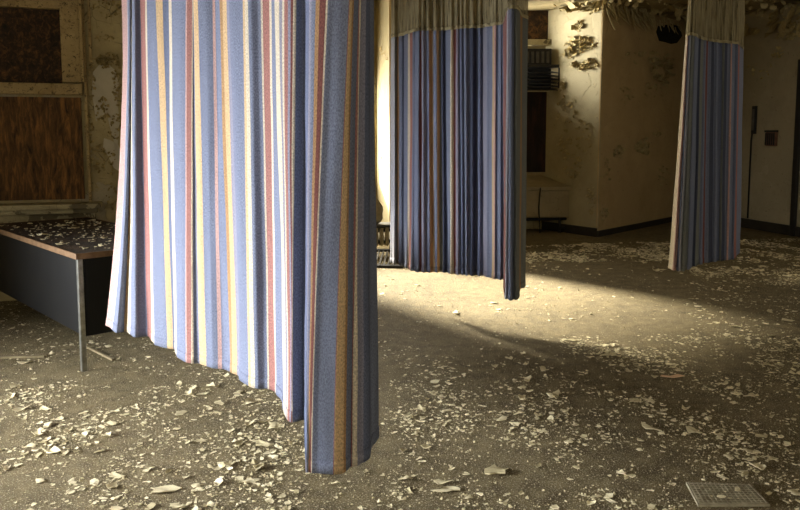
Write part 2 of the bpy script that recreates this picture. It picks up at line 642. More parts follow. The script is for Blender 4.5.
# second bay: boarded window with a louvre, ledge, apron, pipe
win2 = struct(empty('window_2', w2.p(1.6, 0)))
b = MB()
w2.rect(b, 500, 40, 553, 46, 0, 0.10)
w2.rect(b, 552, -10, 556, 40, 0, 0.06)
w2.rect(b, 500, 89, 553, 92, 0, 0.08)
w2.rect(b, 548, 92, 553, 172, 0, 0.06)
part(b, 'window_frame', SILL_PAINT, win2, 0.006)
b = MB()
w2.rect(b, 515, -10, 552, 40, 0, 0.03)
part(b, 'upper_board', RUST_LEAF, win2)
b = MB()
w2.rect(b, 515, 92, 548, 172, 0, 0.03)
part(b, 'lower_board', DARK_RED, win2)
ub, zz = w2.px(500, 180)[0], 0.86
ps = wcol.u.x / -wcol.u.y                                 # how far the splayed pier runs sideways per metre of projection


def ledge(mbx, d, zb0, zb1, zf0, zf1):
    e = w2.L + ps * d - 0.004
    mbx.hexa([w2.p(ub, zf0, d), w2.p(e, zf0, d), w2.p(w2.L - 0.004, zb0, 0), w2.p(ub, zb0, 0), w2.p(ub, zf1, d), w2.p(e, zf1, d), w2.p(w2.L - 0.004, zb1, 0), w2.p(ub, zb1, 0)])


b = MB()
ledge(b, 0.50, 0.79, zz, 0.66, 0.71)
part(b, 'sill', GREY_WALL, win2, 0.006)
b = MB()
ledge(b, 0.46, 0.24, 0.78, 0.24, 0.655)
part(b, 'apron_panel', GREY_WALL, win2, 0.006)

lv = empty('louvre_vent', w2.p(*w2.px(541, 90), 0.0))
tag(lv, 'black louvred ventilator unit set between the boards of the far window', 'vent')
b = MB()
w2.rect(b, 518, 50, 549, 66, 0.02, 0.20)
w2.rect(b, 518, 66, 556, 69, 0.02, 0.26)
part(b, 'housing', DARK_METAL, lv, 0.01)
b = MB()
ua, ubb = w2.px(516, 78)[0], w2.px(555, 78)[0]
for k in range(6):
    z = w2.px(540, 70 + k * 3.4)[1]
    b.box(w2.p(ua, z - 0.04, 0.12), w2.u * (ubb - ua), w2.n * 0.12 + Vector((0, 0, -0.03)), (0, 0, 0.012))
w2.slab(b, ua, ubb, w2.px(540, 89)[1], w2.px(540, 69)[1], 0.02, 0.10)
w2.slab(b, ubb, ubb + 0.02, w2.px(540, 89)[1], w2.px(540, 69)[1], 0.02, 0.25)
part(b, 'louvre_slats', DARK_METAL, lv)
b = MB()
for k in range(5):
    w2.rect(b, 524 + k * 5, 53, 526.5 + k * 5, 64, 0.20, 0.215)
part(b, 'grille_bars', GREY_METAL, lv)

zp = w2.px(540, 220)[1]
pr = empty('heating_pipe', w2.p(1.2, 0, 0.3))
tag(pr, 'thin dark heating pipe running low along the wall under the far ledge', 'pipe')
b = MB()
b.tube([w2.p(0.4, 0.18, 0.40), w2.p(2.45, 0.215, 0.40)], 0.022)
part(b, 'pipe_run', DARK_METAL, pr, smooth=True)
b = MB()
uq = w2.px(554, 222)[0]
b.tube([w2.p(uq, 0.23, 0.41), w2.p(uq, 0.0, 0.41)], 0.022)
b.tube([w2.p(uq, 0.08, 0.41), w2.p(uq + 0.22, 0.08, 0.41)], 0.02)
part(b, 'drop_pipe', DARK_METAL, pr, smooth=True)
uq = w2.px(534, 200)[0]
b = MB()
b.tube([w2.p(uq, 0.70, 0.512), w2.p(uq - 0.01, 0.4, 0.475), w2.p(uq + 0.015, 0.0, 0.47)], 0.009, 6)
o = b.build('hanging_cable', CABLE, smooth=True)
tag(o, 'thin dark cable hanging down the pale panel under the far window ledge', 'cable')

# baseboards
b = MB()
wcol.slab(b, 0, wcol.L, 0, 0.13, 0, 0.02)
struct(b.build('baseboard_pier', BASE))
b = MB()
wrf.slab(b, 0, wrf.L, 0, 0.09, 0, 0.02)
struct(b.build('baseboard_rear', BASE))
b = MB()
wr.slab(b, 0, wr.L, 0, 0.15, 0, 0.025)
struct(b.build('baseboard_right', BASE))

# peeling on the pier face, the rear face, and the ceiling edge
b = MB()
for cx, cy, rx, ry, n, s0, s1 in ((580, 44, 14, 6, 26, 0.06, 0.18), (585, 64, 13, 4, 16, 0.06, 0.17), (579, 25, 3, 5, 5, 0.08, 0.2),
                                  (570, 52, 6, 3, 8, 0.06, 0.2), (574, 5, 16, 5, 26, 0.08, 0.24), (592, 5, 10, 4, 14, 0.1, 0.22), (568, 110, 10, 14, 12, 0.04, 0.12),
                                  (575, 165, 8, 12, 12, 0.05, 0.13), (592, 198, 4, 16, 10, 0.04, 0.11), (562, 85, 10, 5, 8, 0.05, 0.14), (584, 135, 10, 16, 10, 0.05, 0.13), (566, 145, 6, 14, 12, 0.05, 0.14)):
    peel_at(b, wcol, cx, cy, rx, ry, n, s0 * 1.2, s1 * 1.2, rng, 0, 0.6)
part(b, 'peeling_paint', PEEL, wall_pier)
b = MB()
for cx, cy, rx, ry, n, s0, s1, dn in ((640, 147, 7, 6, 9, 0.1, 0.26, 0.4), (617, 152, 6, 5, 7, 0.06, 0.16, 0.4), (655, 133, 4, 3, 3, 0.08, 0.16, 0.5), (605, 170, 5, 14, 8, 0.04, 0.12, 0.5),
                                      (603, 214, 4, 6, 9, 0.05, 0.14, 0.4), (660, 68, 10, 12, 18, 0.12, 0.34, 0.8), (642, 57, 20, 6, 8, 0.06, 0.2, 0.3),
                                      (625, 95, 8, 10, 6, 0.05, 0.14, 0.5), (655, 90, 14, 8, 8, 0.05, 0.16, 0.4), (662, 175, 6, 10, 6, 0.06, 0.14, 0.5)):
    peel_at(b, wrf, cx, cy, rx, ry, n, s0, s1, rng, 0, dn)
for k in range(170):                                      # strips hanging from the top of the wall
    x = rng.uniform(602, 690)
    u, _ = wrf.px(x, 20)
    peel_flake(b, wrf.p(u, CEIL_Z - rng.uniform(0, 0.16), rng.uniform(0.01, 0.1)), Vector((rng.uniform(-.2, .2), rng.uniform(-.2, .1), -1)), wrf.n, wrf.u * 0.3, rng.uniform(0.06, 0.30 if x < 645 else 0.16), rng.uniform(-0.3, 0.9), rng)
part(b, 'peeling_paint', PEEL, wall_rear)
b = MB()
for k in range(90):
    u = rng.uniform(0.0, wr.L * 0.8)
    peel_flake(b, wr.p(u, CEIL_Z - rng.uniform(0, 0.3), rng.uniform(0.01, 0.08)), Vector((rng.uniform(-.3, .3), rng.uniform(-.2, .2), -1)), wr.n, wr.u, rng.uniform(0.08, 0.26), rng.uniform(-0.6, 1.8), rng)
for cx, cy, rx, ry, n, s0, s1 in ((790, 30, 10, 10, 12, 0.1, 0.3), (778, 52, 6, 5, 6, 0.06, 0.16), (760, 70, 14, 8, 5, 0.05, 0.12)):
    peel_at(b, wr, cx, cy, rx, ry, n, s0, s1, rng, 0, 0.6)
part(b, 'peeling_paint', PEEL_DARK, wall_right)
b = MB()
for k in range(700):                                      # curls hanging off the ceiling
    x, y = rng.uniform(2.2, 7.0), rng.uniform(8.5, 13.6)
    h = rng.uniform(0, 2 * PI)
    d = Vector((math.cos(h), math.sin(h), 0))
    peel_flake(b, Vector((x, y, CEIL_Z - 0.002)), d, Vector((0, 0, -1)), d.cross(Vector((0, 0, 1))), rng.uniform(0.04, 0.15), rng.uniform(0.5, 2.2), rng)
part(b, 'peeling_paint', PEEL, ceiling)
# broken-out patch high on the rear face
b = MB()
blob(wrf, b, 668, 34, [(-12, -2), (-10, -8), (-3, -9), (4, -10), (12, -7), (14, 2), (9, 9), (3, 10), (-4, 8), (-9, 7)], 0.004)
part(b, 'broken_patch', HOLE, wall_rear)
b = MB()
peel_at(b, wj, 381, 50, 3, 5, 4, 0.05, 0.10, rng, 0, 0.5)
peel_at(b, wj, 386, 56, 4, 6, 5, 0.02, 0.06, rng, 0, 0.5)
peel_at(b, wj, 382, 165, 3, 8, 4, 0.04, 0.10, rng, 0, 0.5)
part(b, 'peeling_paint', PEEL_DARK, wall_jamb)

# things on the right wall
u, z0 = wr.px(754.5, 134)
z1 = wr.px(755.5, 106)[1]
lp = empty('wall_plate', wr.p(u, z0))
tag(lp, 'tall narrow black plate on the dim wall right of the far curtain, cable below', 'wall plate')
b = MB()
wr.slab(b, u - 0.045, u + 0.045, z0, z1, 0.0, 0.035)
part(b, 'plate', DARK_METAL, lp, 0.006)
b = MB()
wr.slab(b, u - 0.02, u + 0.02, z0 + 0.06, z1 - 0.05, 0.035, 0.055)
part(b, 'slot_cover', GREY_METAL, lp, 0.004)
b = MB()
b.tube([wr.p(u - 0.03, z0 + 0.01, 0.02), wr.p(u - 0.05, z0 - 0.1, 0.015), wr.p(u - 0.05, 0.16, 0.015)], 0.014, 6)
part(b, 'cable', CABLE, lp, smooth=True)
u, z0 = wr.px(772.5, 146)
z1 = wr.px(772.5, 131)[1]
sb = empty('wall_box', wr.p(u, z0))
tag(sb, 'small brown ribbed box mounted on the dim wall beside the tall black plate', 'wall box')
b = MB()
wr.slab(b, u - 0.105, u + 0.105, z0, z1, 0.0, 0.05)
part(b, 'box', SIGN_TAN, sb, 0.01)
b = MB()
for k in range(5):
    uu = u - 0.085 + k * 0.0425
    wr.slab(b, uu - 0.008, uu + 0.008, z0 + 0.015, z1 - 0.03, 0.05, 0.068)
part(b, 'ribs', DARK_METAL, sb, 0.003)
b = MB()
wr.slab(b, u - 0.11, u + 0.11, z1 - 0.02, z1 + 0.012, 0.0, 0.07)
part(b, 'rim', DARK_METAL, sb, 0.004)
b = MB()
ue = wr.px(797, 130)[0]
wr.slab(b, ue, ue + 0.09, 0, 2.6, 0.0, 0.05)
struct(b.build('trim_1', DARK_METAL, bevel=0.006))

# radiator and floor grille in the first bay, seen between the curtains
rp = Vector((-0.24, 9.25, 0))
rd = empty('radiator', rp)
tag(rd, 'pale old radiator by the bright jamb, seen in the gap between the curtains', 'radiator')
ud = Vector((0.30, 0.10, 0)).normalized()
nd = Vector((0.10, -0.30, 0)).normalized()
for k in range(7):
    c = rp + ud * (-0.3 + k * 0.07)
    b = MB()
    b.box(c - ud * 0.024 + Vector((0, 0, 0.12)), ud * 0.048, nd * 0.12, (0, 0, 0.24))
    part(b, 'fin', PALE_BOARD, rd, 0.018)
b = MB()
b.tube([rp + ud * -0.38 + nd * 0.06 + Vector((0, 0, 0.17)), rp + ud * 0.16 + nd * 0.06 + Vector((0, 0, 0.17))], 0.025)
b.tube([rp + ud * -0.38 + nd * 0.06 + Vector((0, 0, 0.31)), rp + ud * 0.16 + nd * 0.06 + Vector((0, 0, 0.31))], 0.022)
part(b, 'header_pipe', DARK_METAL, rd, smooth=True)
for kx in (-0.3, 0.12):
    b = MB()
    b.box(rp + ud * (kx - 0.02) + nd * 0.03, ud * 0.04, nd * 0.06, (0, 0, 0.12))
    part(b, 'foot', DARK_METAL, rd)
b = MB()
b.box(rp + ud * -0.42 + nd * -0.1 + Vector((0, 0, 0.36)), ud * 0.62, nd * 0.3, (0, 0, 0.035))
part(b, 'top_shelf', DARK_METAL, rd, 0.006)

# crumpled pale sack on the radiator shelf
b = MB()
cen = rp + ud * -0.08 + nd * 0.03 + Vector((0, 0, 0.395))
NU, NV = 18, 10
vs, fs = [], []
for j in range(NV + 1):
    t = j / NV
    r = 0.13 * (math.sin(PI * (0.12 + 0.88 * (1 - t) * 0.98)) ** 0.6) * (1 - 0.55 * t) + 0.008
    for i in range(NU):
        a = 2 * PI * i / NU
        k = 1 + 0.22 * noise.noise(Vector((math.cos(a) * 2, math.sin(a) * 2, t * 4)))
        vs.append(cen + Vector((math.cos(a) * r * k - 0.03 * t * t, math.sin(a) * r * k, t * 0.34)))
for j in range(NV):
    for i in range(NU):
        fs.append((j * NU + i, j * NU + (i + 1) % NU, (j + 1) * NU + (i + 1) % NU, (j + 1) * NU + i))
fs.append(tuple(range(NU))[::-1])
fs.append(tuple(NV * NU + i for i in range(NU)))
b.add(vs, fs)
tag(b.build('sack', PALE_BOARD, smooth=True), 'crumpled pale sack standing on the radiator in the gap between the curtains', 'sack')

gp = at_z(392, 268, 0)
gr = empty('floor_grille', gp)
tag(gr, 'dark slatted metal grille leaning low on the floor under the middle curtain', 'grille')
gu = Vector((0.97, -0.12, 0)).normalized()
gn = Vector((0.05, 0.34, 0.14))
b = MB()
g0 = gp + gu * -0.30 + Vector((0, 0, 0.0))
for a0, a1 in ((0, 0.025), (0.60, 0.625)):
    b.box(g0 + gu * a0, gu * (a1 - a0), gn, (0, 0, 0.025))
b.box(g0, gu * 0.625, gn * 0.07, (0, 0, 0.025))
b.box(g0 + gn * 0.93, gu * 0.625, gn * 0.07, (0, 0, 0.025))
b.box(g0 + gn * 0.9 + Vector((0, 0, -0.1259)), gu * 0.02, (0, 0.02, 0), (0, 0, 0.13))
b.box(g0 + gn * 0.9 + gu * 0.6 + Vector((0, 0, -0.1259)), gu * 0.02, (0, 0.02, 0), (0, 0, 0.13))
part(b, 'frame', DARK_METAL, gr)
for k in range(11):
    b = MB()
    b.box(g0 + gu * (0.04 + k * 0.05) + Vector((0, 0, 0.004)), gu * 0.018, gn, (0, 0, 0.016))
    part(b, 'slat', GREY_METAL, gr)

# ------------------------------------------------------------------- desk
P = Vector((-2.02, 4.56, 0))
da = Vector((-0.68, 0.733, 0)).normalized()
db = Vector((da.y, -da.x, 0))
DL, DD, DH = 2.08, 0.84, 0.76
desk = empty('desk', P)
tag(desk, 'black desk with brown flake-strewn top and chrome corner leg behind the long curtain', 'desk')
b = MB()
b.box(P + da * 0.012 + db * 0.012 + Vector((0, 0, DH - 0.034)), da * (DL - 0.024), db * (DD - 0.024), (0, 0, 0.034))
top = part(b, 'desk_top', DESK_TOP, desk)
b = MB()
b.box(P + Vector((0, 0, DH - 0.036)), da * DL, db * 0.0118, (0, 0, 0.038))
b.box(P + db * (DD - 0.0118) + Vector((0, 0, DH - 0.036)), da * DL, db * 0.0118, (0, 0, 0.038))
b.box(P + db * 0.0119 + Vector((0, 0, DH - 0.036)), da * 0.0118, db * (DD - 0.0238), (0, 0, 0.038))
b.box(P + db * 0.0119 + da * (DL - 0.0118) + Vector((0, 0, DH - 0.036)), da * 0.0118, db * (DD - 0.0238), (0, 0, 0.038))
part(b, 'edge_band', WOOD_EDGE, desk, 0.003)
z0 = 0.215
for nm, o0, ex, ey in (('side_panel', da * 0.05 + db * 0.05, da * (DL - 0.1), db * 0.02), ('side_panel', da * 0.05 + db * (DD - 0.07), da * (DL - 0.1), db * 0.02),
                       ('end_panel', da * 0.05 + db * 0.0702, da * 0.02, db * (DD - 0.1404)), ('end_panel', da * (DL - 0.07) + db * 0.0702, da * 0.02, db * (DD - 0.1404)),
                       ('bottom_panel', da * 0.0702 + db * 0.0702, da * (DL - 0.1404), db * (DD - 0.1404))):
    b = MB()
    b.box(P + o0 + Vector((0, 0, z0)), ex, ey, (0, 0, 0.02 if nm == 'bottom_panel' else DH - 0.0365 - z0))
    part(b, nm, BLACK_PANEL, desk, 0.004)
for i in (0, 1):
    for j in (0, 1):
        b = MB()
        c = P + da * (0.014 if i == 0 else DL - 0.014) + db * (0.014 if j == 0 else DD - 0.014)
        xa, yb = da * (1 if i == 0 else -1), db * (1 if j == 0 else -1)
        b.box(c, xa * 0.032, yb * 0.005, (0, 0, DH - 0.037))
        b.box(c + yb * 0.0051, xa * 0.005, yb * 0.027, (0, 0, DH - 0.037))
        part(b, 'leg', CHROME, desk, 0.002)

# ----------------------------------------------------------------- curtains
PAL = {'b': lin(138, 144, 163), 'B': lin(120, 127, 149), 'l': lin(158, 155, 168), 'r': lin(176, 126, 116), 'R': lin(134, 86, 78), 'y': lin(224, 192, 146),
       'o': lin(194, 154, 110), 'c': lin(228, 214, 186), 'p': lin(214, 176, 164), 'g': lin(138, 140, 134), 'w': lin(214, 214, 220), 'n': lin(84, 89, 106)}


def interp(xs, ys, x):
    if x <= xs[0]:
        return ys[0]
    for i in range(1, len(xs)):
        if x <= xs[i]:
            t = (x - xs[i - 1]) / max(1e-9, xs[i] - xs[i - 1])
            return ys[i - 1] + t * (ys[i] - ys[i - 1])
    return ys[-1]


def curtain(label, stripes, end, hem, yref, hemz, topz, seed, step=1.2, smooth=2, sway=0.010, keep=0.75, netz=CEIL_Z - 0.005, group=None, bow=None, ripple=0.0, rl=9.0):
    """stripes: (colour, x near the top, x at the hem); hem: outline of the hem, which hangs at one height, so it gives the plan of the folds"""
    bx = [s[2] for s in stripes] + [end[1]]
    tx = [s[1] for s in stripes] + [end[0]]
    hx, hy = [h[0] for h in hem], [h[1] for h in hem]
    xs = set(bx) | set(hx)
    base = sorted(xs)
    cols = []
    for a, c in zip(base, base[1:]):
        n = max(1, int(math.ceil((c - a) / step)))
        cols += [a + (c - a) * k / n for k in range(n)]
    cols.append(base[-1])
    Bp = [at_z(x, interp(hx, hy, x), hemz) for x in cols]
    if ripple:
        rr = random.Random(seed)
        ph, L = 0.0, rl
        for i, x in enumerate(cols):
            if i:
                ph += (cols[i] - cols[i - 1]) / (L * (0.75 + 0.5 * noise.noise(Vector((x * 0.07, seed, 0)))))
            am = ripple * (0.7 + 0.6 * noise.noise(Vector((x * 0.05, seed + 9, 0))))
            edge = min(1, (x - cols[0]) / 4, (cols[-1] - x) / 3)
            dirv = Vector((Bp[i].x, Bp[i].y, 0)).normalized()
            Bp[i] = Bp[i] + dirv * am * math.sin(2 * PI * ph) * max(0, edge)
    for _ in range(smooth):
        Bp = [Bp[0]] + [(Bp[i - 1] + Bp[i] * 2 + Bp[i + 1]) / 4 for i in range(1, len(Bp) - 1)] + [Bp[-1]]
    soft = Bp
    for _ in range(30):
        soft = [soft[0]] + [(soft[i - 1] + soft[i] * 2 + soft[i + 1]) / 4 for i in range(1, len(soft) - 1)] + [soft[-1]]
    def gf(x, t):
        if bow is None:
            return t
        w = min(1, max(0, (x - bow[0]) / (bow[1] - bow[0])))
        lo, hi = 1 - max(0, 1 - t) ** 1.9, max(0, t) ** 1.25
        if t > 1:
            return t
        return lo * (1 - w) + hi * w

    Tp = []
    for x, p, sf in zip(cols, Bp, soft):
        y = sf.y + (p.y - sf.y) * keep
        q = at_y(interp(bx, tx, x), yref, y)
        k = (q.z - hemz) / (topz - hemz)
        v = (q - p) / gf(x, k)
        Tp.append(Vector((p.x + v.x, p.y + v.y, topz)))
    for _ in range(1):
        Tp = [Tp[0]] + [(Tp[i - 1] + Tp[i] * 2 + Tp[i + 1]) / 4 for i in range(1, len(Tp) - 1)] + [Tp[-1]]
    al = [0.0]
    for i in range(1, len(Bp)):
        al.append(al[-1] + max((Bp[i] - Bp[i - 1]).length, (Tp[i] - Tp[i - 1]).length))
    colr = []
    for i in range(len(cols) - 1):
        m = (cols[i] + cols[i + 1]) / 2
        k = max(j for j in range(len(stripes)) if bx[j] <= m + 1e-6)
        colr.append(PAL[stripes[k][0]])
    root = empty('curtain', (sum(p.x for p in Bp) / len(Bp), sum(p.y for p in Bp) / len(Bp), hemz))
    tag(root, label, 'curtain', group)

    def sheet(name, z0, z1, nz, off, mat, parent, th, colour=True):
        me = bpy.data.meshes.new(name)
        rl_ = parent_world(parent)
        vs, uvs = [], []
        for j in range(nz + 1):
            z = z0 + (z1 - z0) * j / nz
            t = (z - hemz) / (topz - hemz)
            for i in range(len(cols)):
                g = gf(cols[i], t)
                p = Vector((Bp[i].x + (Tp[i].x - Bp[i].x) * g, Bp[i].y + (Tp[i].y - Bp[i].y) * g, z))
                tg = (Bp[min(i + 1, len(Bp) - 1)] - Bp[max(i - 1, 0)])
                nv = Vector((tg.y, -tg.x, 0)).normalized()
                s_ = sway * (1.0 - 0.5 * min(1, t)) * (noise.noise(Vector((al[i] * 7, z * 0.9, seed))) + 0.5 * noise.noise(Vector((al[i] * 17, z * 2.3, seed + 4))))
                p = p + nv * (s_ + off)
                vs.append(p - rl_)
                uvs.append((al[i], z))
        n = len(cols)
        fs, fc = [], []
        for j in range(nz):
            for i in range(n - 1):
                fs.append((j * n + i, j * n + i + 1, (j + 1) * n + i + 1, (j + 1) * n + i))
                fc.append(colr[i])
        me.from_pydata(vs, [], fs)
        me.uv_layers.new(name='UVMap')
        me.color_attributes.new('stripe', 'FLOAT_COLOR', 'CORNER')
        uvl, at = me.uv_layers['UVMap'], me.color_attributes['stripe']
        for pi, poly in enumerate(me.polygons):
            for li in poly.loop_indices:
                uvl.data[li].uv = uvs[me.loops[li].vertex_index]
                at.data[li].color = fc[pi]
        me.polygons.foreach_set('use_smooth', [True] * len(me.polygons))
        me.materials.append(mat)
        o = bpy.data.objects.new(name, me)
        COL.objects.link(o)
        o.parent = parent
        sm = o.modifiers.new('thickness', 'SOLIDIFY')
        sm.thickness = th
        sm.offset = 0
        return o

    fab = sheet('fabric_panel', hemz, topz, 40, 0.0, FABRIC, root, 0.0015)
    sheet('hem', hemz - 0.002, hemz + 0.045, 2, 0.0022, FABRIC, fab, 0.0012)
    sheet('top_binding', topz - 0.012, topz + 0.014, 1, 0.0022, SILL_PAINT, fab, 0.0012)
    net = sheet('net_header', topz + 0.002, netz, 8, 0.0, NET, root, 0.001)
    net['label'] = 'see-through beige net top'
    return root


# long striped curtain, nearest the camera
S1 = [('p', 122.3, 106), ('w', 127.4, 111.5), ('b', 128.2, 112.2), ('B', 131, 121), ('y', 131.4, 124), ('c', 131.8, 127), ('b', 132.2, 130), ('B', 136, 138), ('r', 141, 148), ('c', 145.5, 152.5),  # pink left edge is red painted lit; some darker tones are painted shade
      ('b', 147.5, 154.7), ('y', 156.5, 168), ('B', 163, 173), ('c', 169.5, 174.5), ('b', 172, 176.5), ('p', 186, 186.5), ('r', 187, 187.5), ('c', 192.4, 192), ('b', 193, 194), ('y', 193.6, 200),
      ('b', 198.5, 206), ('p', 213, 218), ('b', 215.5, 222), ('o', 220, 230), ('y', 223.5, 232.5), ('l', 227.6, 237), ('b', 230, 240), ('y', 243, 249), ('c', 245, 251.5), ('b', 248.6, 255.5),
      ('c', 262, 268), ('r', 264, 269.5), ('c', 270, 275), ('b', 272, 277), ('c', 276.3, 284.8), ('l', 279.3, 287.2), ('c', 283, 288), ('r', 284, 288.6), ('l', 287.2, 290), ('R', 291, 290.8), ('c', 293.6, 291.5),
      ('b', 296, 293), ('B', 303, 302.5), ('l', 309.4, 306.7), ('b', 310.2, 306.9), ('o', 315, 307.6), ('R', 318.8, 308.4), ('c', 325, 311), ('b', 327, 312), ('r', 347.6, 333.3), ('y', 348.6, 334.3),
      ('o', 351.5, 341.5), ('b', 352.8, 343.8), ('r', 357.6, 350), ('c', 359, 353), ('l', 360.4, 355.6), ('B', 366, 362), ('b', 369, 369)]
H1 = [(106, 325), (111, 328), (116, 333), (122, 332), (126, 330.5), (130, 334), (135, 337), (140, 336.4), (147, 335.8), (150, 336.6), (154.7, 344), (164, 347), (174, 349), (176, 355), (182, 360), (187, 362), (193, 363), (198, 362.5),
      (203, 365), (212, 368), (224, 369), (233, 373), (239, 375.5), (241, 381), (250, 386), (258, 388.5), (265, 388), (270, 389), (276, 392), (282, 399), (285.5, 414), (288, 419), (291.5, 422.5), (298, 421), (305, 419),
      (306.3, 424), (306.6, 472), (310, 473), (317, 472.5), (325, 473), (334.7, 473), (341, 472), (346, 469), (350, 464.5), (355, 465.5), (360, 462), (363.5, 460.5), (368.3, 457), (370.5, 445), (373.5, 443), (377.5, 437)]
curtain('long blue striped curtain, largest and nearest, hanging in front of the black desk', S1, (374.3, 377.5), H1, 30, 0.35, 2.42, 1, 1.0, 1, 0.010, 0.8, bow=(112, 150))

# middle curtain with a net top
S2 = [('w', 391, 390), ('w', 393, 392.5), ('g', 395, 395), ('o', 397, 397), ('b', 399, 399), ('n', 402.5, 402.5), ('b', 404, 404), ('c', 408, 407.5), ('r', 410, 409), ('b', 412.5, 411), ('R', 419.5, 419), ('l', 421.5, 421.5), ('b', 426, 427), ('o', 429, 430), ('c', 432, 433), ('b', 433.5, 435),  # pale left edge is painted light; some dark bands are painted fold shade
      ('y', 436.5, 437.5), ('g', 439, 440), ('n', 441, 442.5), ('b', 446, 448), ('c', 450.5, 450.5), ('R', 453.5, 453.5), ('l', 456, 456), ('B', 459, 460), ('b', 464, 465), ('n', 470, 470), ('B', 476, 475), ('l', 483, 483),
      ('b', 487, 487), ('y', 492.5, 491.5), ('p', 494, 493), ('b', 496, 495), ('r', 503.5, 503.7), ('w', 506.5, 504.6), ('l', 508, 506.5), ('b', 510, 508.5), ('g', 514, 513.5), ('g', 517.5, 517.5), ('o', 520, 519.5), ('g', 522, 520.6)]
H2 = [(390, 262.5), (394, 264), (398, 264), (404, 266), (408, 268.5), (414, 271), (421, 272), (432, 272), (444, 272), (456, 274), (467, 275), (482, 275.5), (495, 279), (503.8, 279.5), (504.5, 298), (508, 299.5), (514, 299.5), (518.8, 298.5), (520.4, 289), (525.5, 286)]
curtain('middle blue striped curtain with beige net top, hanging over the sunlit floor', S2, (527.5, 525.5), H2, 60, 0.35, 2.36, 2, 0.6, 2, 0.010, 0.8, ripple=0.036, rl=8.5)

# far narrow curtain
S3 = [('c', 684, 668.8), ('p', 686.2, 673), ('n', 687.2, 676), ('w', 688.6, 678.6), ('g', 690, 681), ('b', 694, 687), ('n', 698, 692), ('g', 700.5, 695), ('b', 703, 698), ('R', 706, 702), ('b', 707.5, 704), ('n', 711, 708), ('b', 714, 711.5),  # pale bands at the left edge have side light painted into the colour
      ('B', 718, 716), ('g', 722, 719), ('n', 724.5, 721), ('b', 727, 723.5), ('p', 730.5, 726.5), ('b', 732, 728), ('B', 735, 731.5), ('r', 738, 734), ('b', 739.5, 735.5)]
H3 = [(668.8, 268), (674, 270), (679, 271), (684, 270.5), (687, 269.5), (692, 267), (696.5, 265), (702, 263.5), (707, 262.5), (717, 261), (725, 260), (734, 259), (737, 255), (740, 251.5)]
curtain('far narrow blue striped curtain with net top, gathered near the dim wall', S3, (743.3, 740), H3, 60, 0.35, 2.33, 3, 0.6, 2, 0.010, 0.85, ripple=0.04, rl=8.0)

# ------------------------------------------------------------ fallen paint
def flake_mesh(r, nr, curl, elong, nring=9):
    """one irregular curled flake of unit size lying at z=0; returns verts, faces"""
    ring = []
    ph = r.uniform(0, 6)
    for k in range(nring):
        a = 2 * PI * k / nring + r.uniform(-0.25, 0.25)
        rad = 0.5 * r.uniform(0.42, 1.08)
        ring.append((math.cos(a) * rad * elong, math.sin(a) * rad))
    lay = [[(0.0, 0.0)]] + [[(x * s, y * s) for x, y in ring] for s in ([0.55, 1.0] if nr == 2 else [1.0])]
    ca, sa = math.cos(ph), math.sin(ph)
    fz = lambda x, y: curl * 0.75 * (x / elong * ca + y * sa) ** 2 + 0.16 * curl * math.sin(5 * x + ph) * y + 0.05 * math.sin(7 * y + 3 * x + ph)
    flat = [p for l in lay for p in l]
    z = [fz(x, y) for x, y in flat]
    th = 0.05
    m = min(z)
    n = len(flat)
    vs = [(x, y, zz - m + th) for (x, y), zz in zip(flat, z)] + [(x, y, zz - m) for (x, y), zz in zip(flat, z)]
    fs = []
    N = nring
    for k in range(N):
        k2 = (k + 1) % N
        fs.append((0, 1 + k, 1 + k2))
        fs.append((n, n + 1 + k2, n + 1 + k))
        if nr == 2:
            a, b_, c, d = 1 + k, 1 + k2, 1 + N + k2, 1 + N + k
            fs.append((a, d, c, b_))
            fs.append((n + a, n + b_, n + c, n + d))
        e, f_ = (1 + N + k, 1 + N + k2) if nr == 2 else (1 + k, 1 + k2)
        fs.append((e, n + e, n + f_, f_))
    return vs, fs


fr = random.Random(11)
protos = []
for k in range(16):
    vs, fs = flake_mesh(fr, 2, fr.choice([0.3, 0.6, 0.9, 1.2, 1.6]), fr.choice([1.0, 1.3, 1.7, 2.3]))
    me = bpy.data.meshes.new('paint_flake')
    me.from_pydata(vs, [], fs)
    me.materials.append(FLAKE)
    me.update()
    protos.append((me, vs, fs))


def density(p):
    x, y, _ = project(p)
    if p.y < 0.8:
        return 0.25
    d = 0.45
    if y > 385 and x < 330:
        d = 1.25
    if x >= 380 and y > 395:
        d = 0.95
    if x > 560 and y > 335:
        d = 1.35
    if 376 < x < 560 and 270 < y < 395:
        d = 0.13 + max(0, (y - 345) / 50) * 0.6
    if 560 <= x < 690 and 262 < y < 335:
        d = 0.08
    if x >= 690 and y >= 285 and y <= 335:
        d = 0.5
    if x > 525 and y < 262:
        d = 1.9
    if x >= 690 and y < 285:
        d = 1.2
    if x < 130 and 300 < y < 378:
        d = 0.35
    if x < 380 and y < 300:
        d = 0.4
    nz = noise.noise(Vector((p.x * 2.1, p.y * 1.7, 3.0))) + 0.6 * noise.noise(Vector((p.x * 5.3, p.y * 4.1, 8.0)))
    return d * max(0.06, min(2.2, 0.75 + 2.1 * nz))


solid = [((-2.6, 8.4), (-0.3, 9.9))]


PQ = [at_z(x, y, 0.0) for x, y in ((686, 484), (750, 486), (770, 506.5), (698, 507))]


def panel_gap(p):
    # smallest signed distance into the panel lying on the floor
    return min((PQ[(k + 1) % 4] - PQ[k]).normalized().cross(p - PQ[k]).z * -1 for k in range(4))


